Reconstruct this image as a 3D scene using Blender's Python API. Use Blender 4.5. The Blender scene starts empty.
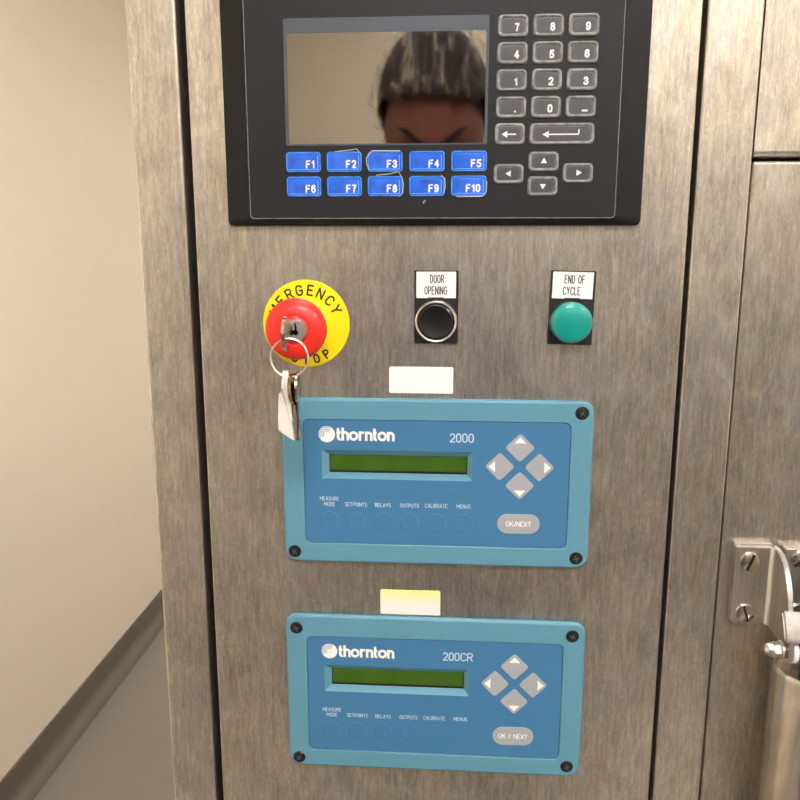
import bpy, bmesh, math, random
from mathutils import Vector, Matrix, Euler

SC = bpy.context.scene
COL = SC.collection
PI = math.pi
rng = random.Random(7)

# ------------------------------------------------------------------ camera
cam_d = bpy.data.cameras.new('camera')
cam = bpy.data.objects.new('camera', cam_d)
COL.objects.link(cam)
SC.camera = cam
cam_d.sensor_width = 36.0
cam_d.sensor_fit = 'HORIZONTAL'
cam_d.lens = 36.0 * 800.75 / 800.0
cam_d.clip_start = 0.02
_pitch, _yaw, _roll = 0.198186, -0.068065, -0.000322
_f = Vector((math.sin(_yaw) * math.cos(_pitch), math.cos(_yaw) * math.cos(_pitch), -math.sin(_pitch)))
_r = Vector((math.cos(_yaw), -math.sin(_yaw), 0))
_u = _r.cross(_f)
_r2 = math.cos(_roll) * _r + math.sin(_roll) * _u
_u2 = -math.sin(_roll) * _r + math.cos(_roll) * _u
_m = Matrix((_r2, _u2, -_f)).transposed().to_4x4()
_m.translation = Vector((0.01693, -0.563318, 1.45))
cam.matrix_world = _m

# ------------------------------------------------------------------ world and exposure
w = bpy.data.worlds.new('world')
SC.world = w
w.use_nodes = True
w.node_tree.nodes['Background'].inputs[0].default_value = (1.0, 0.93, 0.83, 1)
w.node_tree.nodes['Background'].inputs[1].default_value = 0.05
SC.view_settings.view_transform = 'Standard'
SC.view_settings.look = 'None'
SC.view_settings.gamma = 1.0
SC.view_settings.use_curve_mapping = False
SC.view_settings.exposure = 0.08
LAMP_STRENGTH = 34.0


# ------------------------------------------------------------------ materials
def lin(c):
    def g(v):
        v /= 255.0
        return v / 12.92 if v <= 0.04045 else ((v + 0.055) / 1.055) ** 2.4
    return (g(c[0]), g(c[1]), g(c[2]), 1.0)


def nt(m):
    return m.node_tree.nodes, m.node_tree.links


def mat(name, c, rough=0.5, metal=0.0, coat=0.0, spec=0.5, var=0.06, scale=60.0, bump=0.0, trans=0.0, alpha=1.0,
        stretch=(1, 1, 1)):
    """Principled material whose colour wanders a little with a noise."""
    m = bpy.data.materials.new(name)
    m.use_nodes = True
    n, l = nt(m)
    b = n['Principled BSDF']
    b.inputs['Roughness'].default_value = rough
    b.inputs['Metallic'].default_value = metal
    b.inputs['Coat Weight'].default_value = coat
    b.inputs['Coat Roughness'].default_value = 0.08
    b.inputs['Specular IOR Level'].default_value = spec
    b.inputs['Transmission Weight'].default_value = trans
    b.inputs['Alpha'].default_value = alpha
    tc = n.new('ShaderNodeTexCoord')
    mp = n.new('ShaderNodeMapping')
    mp.inputs['Scale'].default_value = stretch
    nz = n.new('ShaderNodeTexNoise')
    nz.inputs['Scale'].default_value = scale
    nz.inputs['Detail'].default_value = 5
    rp = n.new('ShaderNodeValToRGB')
    L = lin(c)
    rp.color_ramp.elements[0].position = 0.3
    rp.color_ramp.elements[1].position = 0.7
    rp.color_ramp.elements[0].color = tuple(max(0, v * (1 - var)) for v in L[:3]) + (1,)
    rp.color_ramp.elements[1].color = tuple(min(1, v * (1 + var)) for v in L[:3]) + (1,)
    l.new(tc.outputs['Object'], mp.inputs['Vector'])
    l.new(mp.outputs['Vector'], nz.inputs['Vector'])
    l.new(nz.outputs['Fac'], rp.inputs['Fac'])
    l.new(rp.outputs['Color'], b.inputs['Base Color'])
    if bump > 0:
        bp = n.new('ShaderNodeBump')
        bp.inputs['Strength'].default_value = 1.0
        bp.inputs['Distance'].default_value = bump
        l.new(nz.outputs['Fac'], bp.inputs['Height'])
        l.new(bp.outputs['Normal'], b.inputs['Normal'])
    return m


def steel(name, dark, light, rough=0.34, seed=0.0, metal=0.9, stain=1.0, bump=0.00003, dark2=(166, 160, 152),
          light2=(240, 232, 220)):
    """Vertically brushed stainless steel with streaky wear and water stains."""
    m = bpy.data.materials.new(name)
    m.use_nodes = True
    n, l = nt(m)
    b = n['Principled BSDF']
    b.inputs['Metallic'].default_value = metal
    b.inputs['Anisotropic'].default_value = 0.35
    tc = n.new('ShaderNodeTexCoord')

    def noise(sx, sz, detail=4, dist=0.0, off=0.0):
        mp = n.new('ShaderNodeMapping')
        mp.inputs['Scale'].default_value = (sx, sx, sz)
        mp.inputs['Location'].default_value = (seed + off, seed * 1.7 + off, seed * 0.3 + off)
        z = n.new('ShaderNodeTexNoise')
        z.inputs['Scale'].default_value = 1.0
        z.inputs['Detail'].default_value = detail
        z.inputs['Distortion'].default_value = dist
        l.new(tc.outputs['Object'], mp.inputs['Vector'])
        l.new(mp.outputs['Vector'], z.inputs['Vector'])
        return z.outputs['Fac']

    def mr(fac, a, b_, c, d):
        q = n.new('ShaderNodeMapRange')
        q.inputs[1].default_value = a
        q.inputs[2].default_value = b_
        q.inputs[3].default_value = c
        q.inputs[4].default_value = d
        l.new(fac, q.inputs[0])
        return q.outputs[0]

    def math_(op, a, b_):
        q = n.new('ShaderNodeMath')
        q.operation = op
        for i, v in enumerate((a, b_)):
            if isinstance(v, (int, float)):
                q.inputs[i].default_value = v
            else:
                l.new(v, q.inputs[i])
        return q.outputs[0]

    fine = noise(1300, 60, 3)
    streak = noise(340, 40, 5, 0.5, 3.1)
    worm = noise(560, 150, 3, 1.4, 9.4)
    blot = noise(44, 24, 5, 1.0, 5.7)
    cloud = noise(8, 4, 3, 0.3, 2.2)
    hue = noise(34, 18, 4, 0.8, 12.9)
    speck = noise(700, 420, 2, 0.4, 21.0)
    s = math_('ADD', mr(fine, .3, .7, 0, .16), mr(streak, .32, .68, 0, .2))
    s = math_('ADD', s, mr(worm, .42, .7, 0, .2 * stain))
    s = math_('ADD', s, mr(blot, .3, .7, 0, .24 * stain))
    s = math_('ADD', s, mr(cloud, .3, .7, 0, .16 * stain))
    s = math_('ADD', s, mr(speck, .67, .74, 0, .22 * stain))
    ramps = []
    for dk, lt in ((dark, light), (dark2 or dark, light2 or light)):
        rp = n.new('ShaderNodeValToRGB')
        e = rp.color_ramp.elements
        e[0].position, e[0].color = 0.15, lin(dk)
        e[1].position, e[1].color = 0.88, lin(lt)
        l.new(s, rp.inputs['Fac'])
        ramps.append(rp.outputs['Color'])
    mx = n.new('ShaderNodeMix')
    mx.data_type = 'RGBA'
    l.new(mr(hue, .3, .7, 0, 1), mx.inputs[0])
    l.new(ramps[0], mx.inputs[6])
    l.new(ramps[1], mx.inputs[7])
    l.new(mx.outputs[2], b.inputs['Base Color'])
    tg = n.new('ShaderNodeCombineXYZ')
    tg.inputs[0].default_value = 1.0
    l.new(tg.outputs[0], b.inputs['Tangent'])
    b.inputs['Roughness'].default_value = rough
    bp = n.new('ShaderNodeBump')
    bp.inputs['Strength'].default_value = 1.0
    bp.inputs['Distance'].default_value = bump
    l.new(fine, bp.inputs['Height'])
    l.new(bp.outputs['Normal'], b.inputs['Normal'])
    return m


M = {}
M['panel_steel'] = steel('panel_steel', (162, 152, 136), (248, 238, 216), seed=1.0)
M['stile_steel'] = steel('stile_steel', (164, 154, 139), (246, 236, 216), seed=14.0)
M['door_steel'] = steel('door_steel', (160, 150, 135), (242, 231, 211), seed=31.0)
M['tube_steel'] = steel('tube_steel', (206, 196, 180), (248, 240, 226), seed=47.0, rough=0.2, stain=.4, bump=.00002)
M['plate_steel'] = steel('plate_steel', (196, 186, 174), (230, 221, 208), seed=53.0, rough=0.4, stain=.3, bump=.00002)
M['bridge_steel'] = steel('bridge_steel', (160, 151, 140), (190, 182, 172), seed=61.0, rough=0.55, stain=.3, bump=.00002)
M['screw_steel'] = mat('screw_steel', (214, 204, 188), .24, 1.0, var=.1, scale=300)
M['bright_steel'] = mat('bright_steel', (228, 224, 218), .28, 1.0, var=.05, scale=300)
M['shade_black'] = mat('shade_black', (7, 7, 7), .9, spec=0.0)  # near-black colour stands in for shade in gaps and keyhole
M['hmi_bezel'] = mat('hmi_bezel', (24, 24, 24), .45, spec=.25, scale=400, var=.08, bump=.00004)
M['hmi_face'] = mat('hmi_face', (38, 38, 39), .42, spec=.25, scale=500, var=.06, bump=.00003)
M['hmi_window'] = mat('hmi_window', (78, 84, 92), .3)
M['key_grey'] = mat('key_grey', (104, 104, 104), .25, coat=.6, scale=150, var=.12)
M['key_grey_pane'] = mat('key_grey_pane', (70, 72, 78), .3, coat=.5, scale=150, var=.1)
M['key_rim_clear'] = mat('key_rim_clear', (142, 142, 140), .16, coat=1.0, scale=220, var=.35)
M['key_blue'] = mat('key_blue', (20, 104, 232), .22, coat=.7, scale=120, var=.12)
M['key_blue_pane'] = mat('key_blue_pane', (42, 104, 222), .22, coat=.7, scale=90, var=.28)  # mottled tone paints in the worn face's patchy reflections
M['key_blue_line'] = mat('key_blue_line', (120, 178, 250), .25, coat=.5)
M['film'] = mat('film', (196, 190, 178), .25, coat=.6)
M['white_print'] = mat('white_print', (244, 243, 240), .5, var=.02)
M['black_print'] = mat('black_print', (22, 21, 20), .5)
M['yellow'] = mat('yellow', (250, 226, 6), .42, var=.02, coat=.2)
M['red'] = mat('red', (236, 42, 26), .42, coat=.12, var=.03)
M['black_plastic'] = mat('black_plastic', (34, 34, 35), .38, coat=.2)
M['black_cap'] = mat('black_cap', (20, 20, 20), .3, coat=.3)
M['white_label'] = mat('white_label', (250, 247, 241), .45, var=.015)
M['insert_white'] = mat('insert_white', (246, 245, 241), .4, var=.02)
M['blue_case'] = mat('blue_case', (94, 148, 166), .45, var=.03, scale=400, bump=.00002)
M['blue_face'] = mat('blue_face', (66, 121, 161), .42, var=.025, scale=300, bump=.00001)
M['arrow_grey'] = mat('arrow_grey', (166, 168, 170), .45, var=.03)
M['pale_print'] = mat('pale_print', (206, 222, 232), .5, var=.02)
M['logo_white'] = mat('logo_white', (246, 242, 234), .5, var=.01)
M['screw_black'] = mat('screw_black', (24, 23, 23), .33, .2, coat=.3)
M['lcd_border'] = mat('lcd_border', (30, 24, 20), .4)
M['green_lens'] = mat('green_lens', (2, 150, 138), .3, coat=.6, var=.03)
M['dark_green'] = mat('dark_green', (6, 78, 70), .3, coat=.5)
M['tag_white'] = mat('tag_white', (232, 226, 216), .4, coat=.2)
M['key_metal'] = mat('key_metal', (176, 158, 128), .25, 1.0, var=.12, scale=300)
M['key_nickel'] = mat('key_nickel', (200, 192, 178), .2, 1.0, var=.08, scale=300)
M['lock_metal'] = mat('lock_metal', (196, 190, 182), .42, 1.0, var=.15, scale=500)
M['nylon'] = mat('nylon', (238, 235, 232), .4)
M['rubber'] = mat('rubber', (16, 16, 17), .3, coat=.3)
M['wall_paint'] = mat('wall_paint', (240, 225, 202), .42, var=.012, scale=9, bump=.0002)
M['ceiling_paint'] = mat('ceiling_paint', (236, 230, 218), .8, var=.02, scale=30)
M['floor_vinyl'] = mat('floor_vinyl', (140, 131, 118), .38, var=.03, scale=14)
M['cove_vinyl'] = mat('cove_vinyl', (108, 98, 84), .4, var=.03, scale=14)
M['skin'] = mat('skin', (146, 92, 82), .45, var=.05, scale=40)
M['hair'] = mat('hair', (46, 40, 48), .9, var=.3, scale=60, stretch=(1, 8, 1))
M['lips'] = mat('lips', (160, 90, 84), .4)
M['scrubs'] = mat('scrubs', (70, 78, 98), .85, var=.08, scale=50, bump=.0006)
M['trousers'] = mat('trousers', (56, 62, 80), .85, var=.08, scale=50, bump=.0006)
M['shoe'] = mat('shoe', (40, 40, 42), .5)
M['eye'] = mat('eye', (230, 226, 220), .2)


def lamp_mat(name, strength, c):
    m = bpy.data.materials.new(name)
    m.use_nodes = True
    n, l = nt(m)
    b = n['Principled BSDF']
    b.inputs['Base Color'].default_value = (.9, .9, .88, 1)
    b.inputs['Emission Color'].default_value = lin(c)
    b.inputs['Emission Strength'].default_value = strength
    return m


M['diffuser'] = lamp_mat('diffuser', LAMP_STRENGTH, (250, 250, 255))


def screen_mat():
    m = bpy.data.materials.new('screen_glass')
    m.use_nodes = True
    n, l = nt(m)
    b = n['Principled BSDF']
    b.inputs['Metallic'].default_value = 1.0
    b.inputs['Roughness'].default_value = .035
    tc = n.new('ShaderNodeTexCoord')
    wv = n.new('ShaderNodeTexWave')
    wv.wave_type = 'BANDS'
    wv.bands_direction = 'Z'
    wv.inputs['Scale'].default_value = 180
    wv.inputs['Distortion'].default_value = .2
    rp = n.new('ShaderNodeValToRGB')
    rp.color_ramp.elements[0].color = lin((136, 130, 120))
    rp.color_ramp.elements[1].color = lin((141, 135, 125))
    l.new(tc.outputs['Object'], wv.inputs['Vector'])
    l.new(wv.outputs['Fac'], rp.inputs['Fac'])
    l.new(rp.outputs['Color'], b.inputs['Base Color'])
    return m


def lcd_mat():
    m = bpy.data.materials.new('lcd_green')
    m.use_nodes = True
    n, l = nt(m)
    b = n['Principled BSDF']
    b.inputs['Roughness'].default_value = .12
    b.inputs['Specular IOR Level'].default_value = .35
    tc = n.new('ShaderNodeTexCoord')
    mp = n.new('ShaderNodeMapping')
    mp.inputs['Scale'].default_value = (1, 1, .15)
    nz = n.new('ShaderNodeTexNoise')
    nz.inputs['Scale'].default_value = 26
    rp = n.new('ShaderNodeValToRGB')
    rp.color_ramp.elements[0].position = .35
    rp.color_ramp.elements[1].position = .65
    rp.color_ramp.elements[0].color = lin((50, 92, 12))
    rp.color_ramp.elements[1].color = lin((80, 104, 44))  # paler green patches paint in a reflection on the glass
    l.new(tc.outputs['Object'], mp.inputs['Vector'])
    l.new(mp.outputs['Vector'], nz.inputs['Vector'])
    l.new(nz.outputs['Fac'], rp.inputs['Fac'])
    l.new(rp.outputs['Color'], b.inputs['Base Color'])
    return m


def yellowed_label():
    m = bpy.data.materials.new('yellowed_label')
    m.use_nodes = True
    n, l = nt(m)
    b = n['Principled BSDF']
    b.inputs['Roughness'].default_value = .45
    tc = n.new('ShaderNodeTexCoord')
    sp = n.new('ShaderNodeSeparateXYZ')
    nz = n.new('ShaderNodeTexNoise')
    nz.inputs['Scale'].default_value = 70
    ad = n.new('ShaderNodeMath')
    ad.operation = 'MULTIPLY_ADD'
    ad.inputs[1].default_value = .006
    rp = n.new('ShaderNodeValToRGB')
    e = rp.color_ramp.elements
    e[0].position, e[0].color = 0.35, lin((244, 238, 226))
    e[1].position, e[1].color = 1.0, lin((252, 240, 130))
    mr = n.new('ShaderNodeMapRange')
    mr.inputs[1].default_value = -.007
    mr.inputs[2].default_value = .014
    l.new(tc.outputs['Object'], sp.inputs[0])
    l.new(tc.outputs['Object'], nz.inputs['Vector'])
    l.new(nz.outputs['Fac'], ad.inputs[0])
    l.new(sp.outputs['Z'], ad.inputs[2])
    l.new(ad.outputs[0], mr.inputs[0])
    l.new(mr.outputs[0], rp.inputs['Fac'])
    l.new(rp.outputs['Color'], b.inputs['Base Color'])
    return m


def net_mat():
    m = bpy.data.materials.new('hair_net_gauze')
    m.use_nodes = True
    n, l = nt(m)
    b = n['Principled BSDF']
    b.inputs['Base Color'].default_value = lin((215, 205, 190))
    b.inputs['Roughness'].default_value = .7
    tc = n.new('ShaderNodeTexCoord')
    mp = n.new('ShaderNodeMapping')
    mp.inputs['Scale'].default_value = (40, 9, 9)
    nz = n.new('ShaderNodeTexNoise')
    nz.inputs['Scale'].default_value = 1.6
    nz.inputs['Detail'].default_value = 3
    nz.inputs['Distortion'].default_value = 1.2
    rp = n.new('ShaderNodeValToRGB')
    e = rp.color_ramp.elements
    e[0].position, e[0].color = .5, (.03, .03, .03, 1)
    e[1].position, e[1].color = .72, (.62, .62, .62, 1)
    l.new(tc.outputs['Object'], mp.inputs['Vector'])
    l.new(mp.outputs['Vector'], nz.inputs['Vector'])
    l.new(nz.outputs['Fac'], rp.inputs['Fac'])
    l.new(rp.outputs['Color'], b.inputs['Alpha'])
    return m


M['screen_glass'] = screen_mat()
M['lcd_green'] = lcd_mat()
M['yellowed_label'] = yellowed_label()
M['hair_net_gauze'] = net_mat()


# ------------------------------------------------------------------ object helpers
def thing(name, label, cat, loc=(0, 0, 0), group=None, rot=(0, 0, 0)):
    o = bpy.data.objects.new(name, None)
    COL.objects.link(o)
    o.empty_display_size = .02
    o.location = loc
    o.rotation_euler = rot
    return tag(o, label, cat, group)


def tag(o, label, cat, group=None):
    o['label'] = label
    o['category'] = cat
    if group:
        o['group'] = group
    return o


def obj(name, bm, material, parent=None, smooth=True, loc=(0, 0, 0), ang=32):
    bmesh.ops.recalc_face_normals(bm, faces=bm.faces)
    me = bpy.data.meshes.new(name)
    bm.to_mesh(me)
    bm.free()
    me.materials.append(M[material])
    if smooth:
        me.shade_smooth()
        me.set_sharp_from_angle(angle=math.radians(ang))
    o = bpy.data.objects.new(name, me)
    COL.objects.link(o)
    o.location = loc
    if smooth and ang < 90:
        wn = o.modifiers.new('weighted_normal', 'WEIGHTED_NORMAL')
        wn.keep_sharp = True
        wn.weight = 90
    if parent:
        o.parent = parent
    return o


def struct(name, bm, material):
    o = obj(name, bm, material, smooth=False)
    o['kind'] = 'structure'
    return o


# panel space: (x, o, z) in mm -> metres, o = distance out of the panel towards the viewer
def V(x, o, z):
    return Vector((x * .001, -o * .001, z * .001))


def rrect(w_, h, r, n=6, cx=0, cz=0):
    pts = []
    for sx, sz, a0 in ((1, 1, 0), (-1, 1, 90), (-1, -1, 180), (1, -1, 270)):
        for i in range(n + 1):
            a = math.radians(a0 + 90 * i / n)
            pts.append((cx + sx * (w_ / 2 - r) + r * math.cos(a), cz + sz * (h / 2 - r) + r * math.sin(a)))
    return pts


def loft(bm, rings, cap0=True, cap1=True):
    """rings: list of lists of Vector with equal counts, joined in order."""
    vs = [[bm.verts.new(p) for p in r] for r in rings]
    k = len(vs[0])
    for a, b in zip(vs, vs[1:]):
        for i in range(k):
            bm.faces.new((a[i], a[(i + 1) % k], b[(i + 1) % k], b[i]))
    if cap0:
        bm.faces.new(vs[0])
    if cap1:
        bm.faces.new(vs[-1])
    return vs


def inset(pts, d):
    """move a convex-ish closed outline (counter-clockwise) inwards by d"""
    n = len(pts)
    out = []
    for i in range(n):
        p, c, q = Vector(pts[i - 1]), Vector(pts[i]), Vector(pts[(i + 1) % n])
        e1, e2 = (c - p), (q - c)
        if e1.length < 1e-9:
            e1 = e2
        if e2.length < 1e-9:
            e2 = e1
        e1.normalize()
        e2.normalize()
        n1, n2 = Vector((-e1.y, e1.x)), Vector((-e2.y, e2.x))
        b = n1 + n2
        b = b / max(b.length_squared, .3) * 2
        out.append((c.x + b.x * d, c.y + b.y * d))
    return out


def ring3(pts, o):
    return [V(x, o, z) for x, z in pts]


def slab(bm, pts, o0, o1, b=.5, n=3):
    """outline from depth o0 to o1 with a rounded front edge of radius b"""
    rings = [ring3(pts, o0)]
    for i in range(n + 1):
        a = PI / 2 * i / n
        rings.append(ring3(inset(pts, b * (1 - math.cos(a))) if i else pts, o1 - b + b * math.sin(a)))
    loft(bm, rings)
    return bm


def slab_bm(pts, o0, o1, b=.5, n=3):
    return slab(bmesh.new(), pts, o0, o1, b, n)


def frame_bm(rings):
    """closed-loop frame: list of (outline, depth) joined in order, no caps"""
    bm = bmesh.new()
    loft(bm, [ring3(p, o) for p, o in rings], False, False)
    return bm


def lathe(bm, prof, n=48, cx=0, cz=0, cap0=True, cap1=True):
    """profile [(radius, depth)] spun about the outward axis"""
    rings = []
    for r, o in prof:
        rings.append([V(cx + max(r, .001) * math.cos(2 * PI * i / n), o, cz + max(r, .001) * math.sin(2 * PI * i / n))
                      for i in range(n)])
    loft(bm, rings, cap0, cap1)
    return bm


def lathe_bm(prof, n=48, cx=0, cz=0, cap0=True, cap1=True):
    return lathe(bmesh.new(), prof, n, cx, cz, cap0, cap1)


def tube(bm, pts, r, n=10, closed=False, caps=True):
    """round tube along metre-space points"""
    pts = [Vector(p) for p in pts]
    k = len(pts)
    rings = []
    up = None
    for i, p in enumerate(pts):
        if closed:
            t = pts[(i + 1) % k] - pts[i - 1]
        else:
            t = pts[min(i + 1, k - 1)] - pts[max(i - 1, 0)]
        t.normalize()
        if up is None:
            up = t.orthogonal().normalized()
        up = (up - t * up.dot(t)).normalized()
        s = t.cross(up)
        rr = r[i] if isinstance(r, (list, tuple)) else r
        rings.append([p + (up * math.cos(2 * PI * j / n) + s * math.sin(2 * PI * j / n)) * rr for j in range(n)])
    if closed:
        vs = [[bm.verts.new(q) for q in g] for g in rings]
        for i in range(k):
            a, b = vs[i], vs[(i + 1) % k]
            for j in range(n):
                bm.faces.new((a[j], a[(j + 1) % n], b[(j + 1) % n], b[j]))
    else:
        loft(bm, rings, caps, caps)
    return bm


def box(bm, x0, x1, y0, y1, z0, z1, bevel=0.0, seg=2):
    r = bmesh.ops.create_cube(bm, size=1)
    vs = r['verts']
    for v in vs:
        v.co = Vector((x0 if v.co.x < 0 else x1, y0 if v.co.y < 0 else y1, z0 if v.co.z < 0 else z1))
    if bevel:
        es = list({e for v in vs for e in v.link_edges})
        bmesh.ops.bevel(bm, geom=es, offset=bevel, segments=seg, affect='EDGES', profile=.5)
    return bm


def box_bm(*a, **k):
    return box(bmesh.new(), *a, **k)


# ------------------------------------------------------------------ lettering
def arc(cx, cz, rx, rz, a0, a1, n=12):
    return [(cx + rx * math.cos(math.radians(a0 + (a1 - a0) * i / n)), cz + rz * math.sin(math.radians(a0 + (a1 - a0) * i / n)))
            for i in range(n + 1)]


# single-stroke capitals on a box 0..w by 0..1
GL = {
    'E': (.56, [[(.56, 1), (0, 1), (0, 0), (.56, 0)], [(0, .52), (.46, .52)]]),
    'M': (.8, [[(0, 0), (0, 1), (.4, .35), (.8, 1), (.8, 0)]]),
    'R': (.6, [[(0, 0), (0, 1), (.35, 1)] + arc(.35, .75, .25, .25, 90, -90, 8) + [(0, .5)], [(.3, .5), (.6, 0)]]),
    'G': (.66, [arc(.33, .67, .33, .33, 25, 180, 8) + arc(.33, .33, .33, .33, 180, 360, 10) + [(.66, .48), (.38, .48)]]),
    'N': (.64, [[(0, 0), (0, 1), (.64, 0), (.64, 1)]]),
    'C': (.62, [arc(.33, .67, .33, .33, 25, 180, 8) + arc(.33, .33, .33, .33, 180, 335, 8)]),
    'Y': (.66, [[(0, 1), (.33, .48), (.66, 1)], [(.33, .48), (.33, 0)]]),
    'S': (.58, [arc(.29, .74, .29, .26, 30, 250, 9) + arc(.29, .26, .29, .26, 70, -150, 9)]),
    'T': (.6, [[(0, 1), (.6, 1)], [(.3, 1), (.3, 0)]]),
    'O': (.64, [arc(.32, .66, .32, .34, 0, 180, 10) + arc(.32, .34, .32, .34, 180, 360, 10) + [(.64, .66)]]),
    'P': (.58, [[(0, 0), (0, 1), (.33, 1)] + arc(.33, .74, .26, .26, 90, -90, 8) + [(0, .48)]]),
    'D': (.62, [[(0, 0), (0, 1), (.25, 1)] + arc(.25, .63, .37, .37, 90, 0, 6) + arc(.25, .37, .37, .37, 0, -90, 6) + [(0, 0)]]),
    'I': (.0, [[(0, 0), (0, 1)]]),
    'F': (.54, [[(.54, 1), (0, 1), (0, 0)], [(0, .52), (.44, .52)]]),
    'L': (.54, [[(0, 1), (0, 0), (.54, 0)]]),
    'A': (.66, [[(0, 0), (.33, 1), (.66, 0)], [(.12, .33), (.54, .33)]]),
    'U': (.62, [[(0, 1), (0, .31)] + arc(.31, .31, .31, .31, 180, 360, 10) + [(.62, 1)]]),
    'B': (.58, [[(0, 0), (0, 1), (.31, 1)] + arc(.31, .76, .24, .24, 90, -90, 8) + [(0, .52)], [(.3, .52)] + arc(.32, .26, .26, .26, 90, -90, 8) + [(0, 0)]]),
    'K': (.6, [[(0, 0), (0, 1)], [(.58, 1), (0, .42)], [(.2, .6), (.62, 0)]]),
    'X': (.6, [[(0, 0), (.6, 1)], [(0, 1), (.6, 0)]]),
    '/': (.34, [[(0, -.02), (.34, 1.02)]]),
    '0': (.52, [arc(.26, .7, .26, .3, 0, 180, 10) + arc(.26, .3, .26, .3, 180, 360, 10) + [(.52, .7)]]),
    '1': (.26, [[(0, .76), (.14, .82), (.24, 1), (.24, 0)]]),
    '2': (.52, [arc(.26, .72, .26, .28, 165, -30, 10) + [(.4, .42), (.02, .06), (0, 0), (.54, 0)]]),
    '3': (.52, [arc(.25, .75, .24, .25, 165, -80, 10) + [(.2, .53)], [(.2, .53)] + arc(.25, .27, .27, .27, 85, -165, 10)]),
    '4': (.56, [[(.42, 0), (.42, 1), (0, .3), (.58, .3)]]),
    '5': (.52, [[(.5, 1), (.1, 1), (.04, .52)] + arc(.25, .31, .27, .31, 135, -155, 12)]),
    '6': (.52, [arc(.26, .3, .26, .3, 0, 360, 16), [(0, .3), (.02, .62)] + arc(.27, .7, .25, .3, 170, 25, 8)]),
    '7': (.52, [[(0, 1), (.52, 1), (.3, .55), (.2, 0)]]),
    '8': (.52, [arc(.26, .76, .22, .24, 0, 360, 16), arc(.26, .27, .26, .27, 0, 360, 16)]),
    '9': (.52, [arc(.26, .7, .26, .3, 0, 360, 16), [(.52, .7), (.5, .38)] + arc(.25, .3, .25, .3, -10, -155, 8)]),
    ' ': (.35, []),
}


def stroke(bm, pts, wd, o, cap=True):
    """flat ribbon of width wd along (x,z) points at depth o, with round ends"""
    stroke.n = (getattr(stroke, 'n', 0) + 1) % 9
    o = o + .006 * stroke.n
    P = [Vector(p) for p in pts]
    Q = [P[0]]
    for p in P[1:]:
        if (p - Q[-1]).length > 1e-4:
            Q.append(p)
    P = Q
    for i in range(1, len(P) - 1):                       # sharp corner: two strokes
        if (P[i] - P[i - 1]).angle(P[i + 1] - P[i]) > 1.2:
            stroke(bm, P[:i + 1], wd, o - .006 * stroke.n, cap)
            stroke(bm, P[i:], wd, o - .006 * stroke.n, cap)
            return
    closed = len(P) > 3 and (P[0] - P[-1]).length < 1e-3
    L, Rr = [], []
    k = len(P)
    for i in range(k):
        if closed:
            a = (P[i] - P[i - 1 if i > 0 else -2])
            b = (P[(i + 1) if i < k - 1 else 1] - P[i])
        else:
            a = P[i] - P[i - 1] if i else P[1] - P[0]
            b = P[i + 1] - P[i] if i < k - 1 else a
        a.normalize()
        b.normalize()
        n1, n2 = Vector((-a.y, a.x)), Vector((-b.y, b.x))
        m = n1 + n2
        if m.length_squared < .2:
            m = n1
            sc = 1
        else:
            sc = 2 / max(m.length_squared, .9)
        m = m * sc * wd / 2
        L.append(P[i] + m)
        Rr.append(P[i] - m)
    lv = [bm.verts.new(V(p.x, o, p.y)) for p in L]
    rv = [bm.verts.new(V(p.x, o, p.y)) for p in Rr]
    for i in range(k - 1):
        bm.faces.new((lv[i], rv[i], rv[i + 1], lv[i + 1]))
    if cap and not closed:
        for c, d in ((P[0], P[0] - P[1]), (P[-1], P[-1] - P[-2])):
            a0 = math.atan2(d.y, d.x)
            bm.faces.new([bm.verts.new(V(c.x + wd / 2 * math.cos(a0 + t * PI / 8), o, c.y + wd / 2 * math.sin(a0 + t * PI / 8)))
                          for t in range(-4, 5)])


def stroke_text(bm, txt, cx, cz, h, wd, o, xs=1.0, gap=.24):
    """line of single-stroke capitals centred on (cx, cz)"""
    tot = sum(GL[c][0] for c in txt) + gap * (len(txt) - 1)
    x = cx - tot * h * xs / 2
    for c in txt:
        gw, strokes = GL[c]
        for s in strokes:
            stroke(bm, [(x + a * h * xs, cz - h / 2 + b * h) for a, b in s], wd, o)
        x += (gw + gap) * h * xs


def st_bm(txt, cx, cz, h, wd, o, xs=1.0, gap=.24):
    bm = bmesh.new()
    stroke_text(bm, txt, cx, cz, h, wd, o, xs, gap)
    return bm


def poly(bm, pts, o):
    bm.faces.new([bm.verts.new(V(x, o, z)) for x, z in pts])
    return bm


def merge(a, b):
    me = bpy.data.meshes.new('tmp')
    b.to_mesh(me)
    b.free()
    a.from_mesh(me)
    bpy.data.meshes.remove(me)
    return a


# ================================================================== THE ROOM
X0, X1, Y0, Y1, H = -1.12, 2.4, -2.6, 4.2, 2.6
struct('floor', box_bm(X0 - .1, X1 + .1, Y0 - .1, Y1 + .1, -.1, 0), 'floor_vinyl')
struct('ceiling', box_bm(X0 - .1, X1 + .1, Y0 - .1, Y1 + .1, H, H + .1), 'ceiling_paint')
struct('wall_left', box_bm(X0 - .1, X0, Y0 - .1, Y1 + .1, 0, H), 'wall_paint')
struct('wall_right', box_bm(X1, X1 + .1, Y0 - .1, Y1 + .1, 0, H), 'wall_paint')
struct('wall_back', box_bm(X0, X1, Y1, Y1 + .1, 0, H), 'wall_paint')
M['tile_paint'] = mat('tile_paint', (230, 219, 200), .4, var=.012, scale=9)
struct('wall_front', box_bm(X0, X1, Y0 - .1, Y0, 0, H), 'tile_paint')
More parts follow.
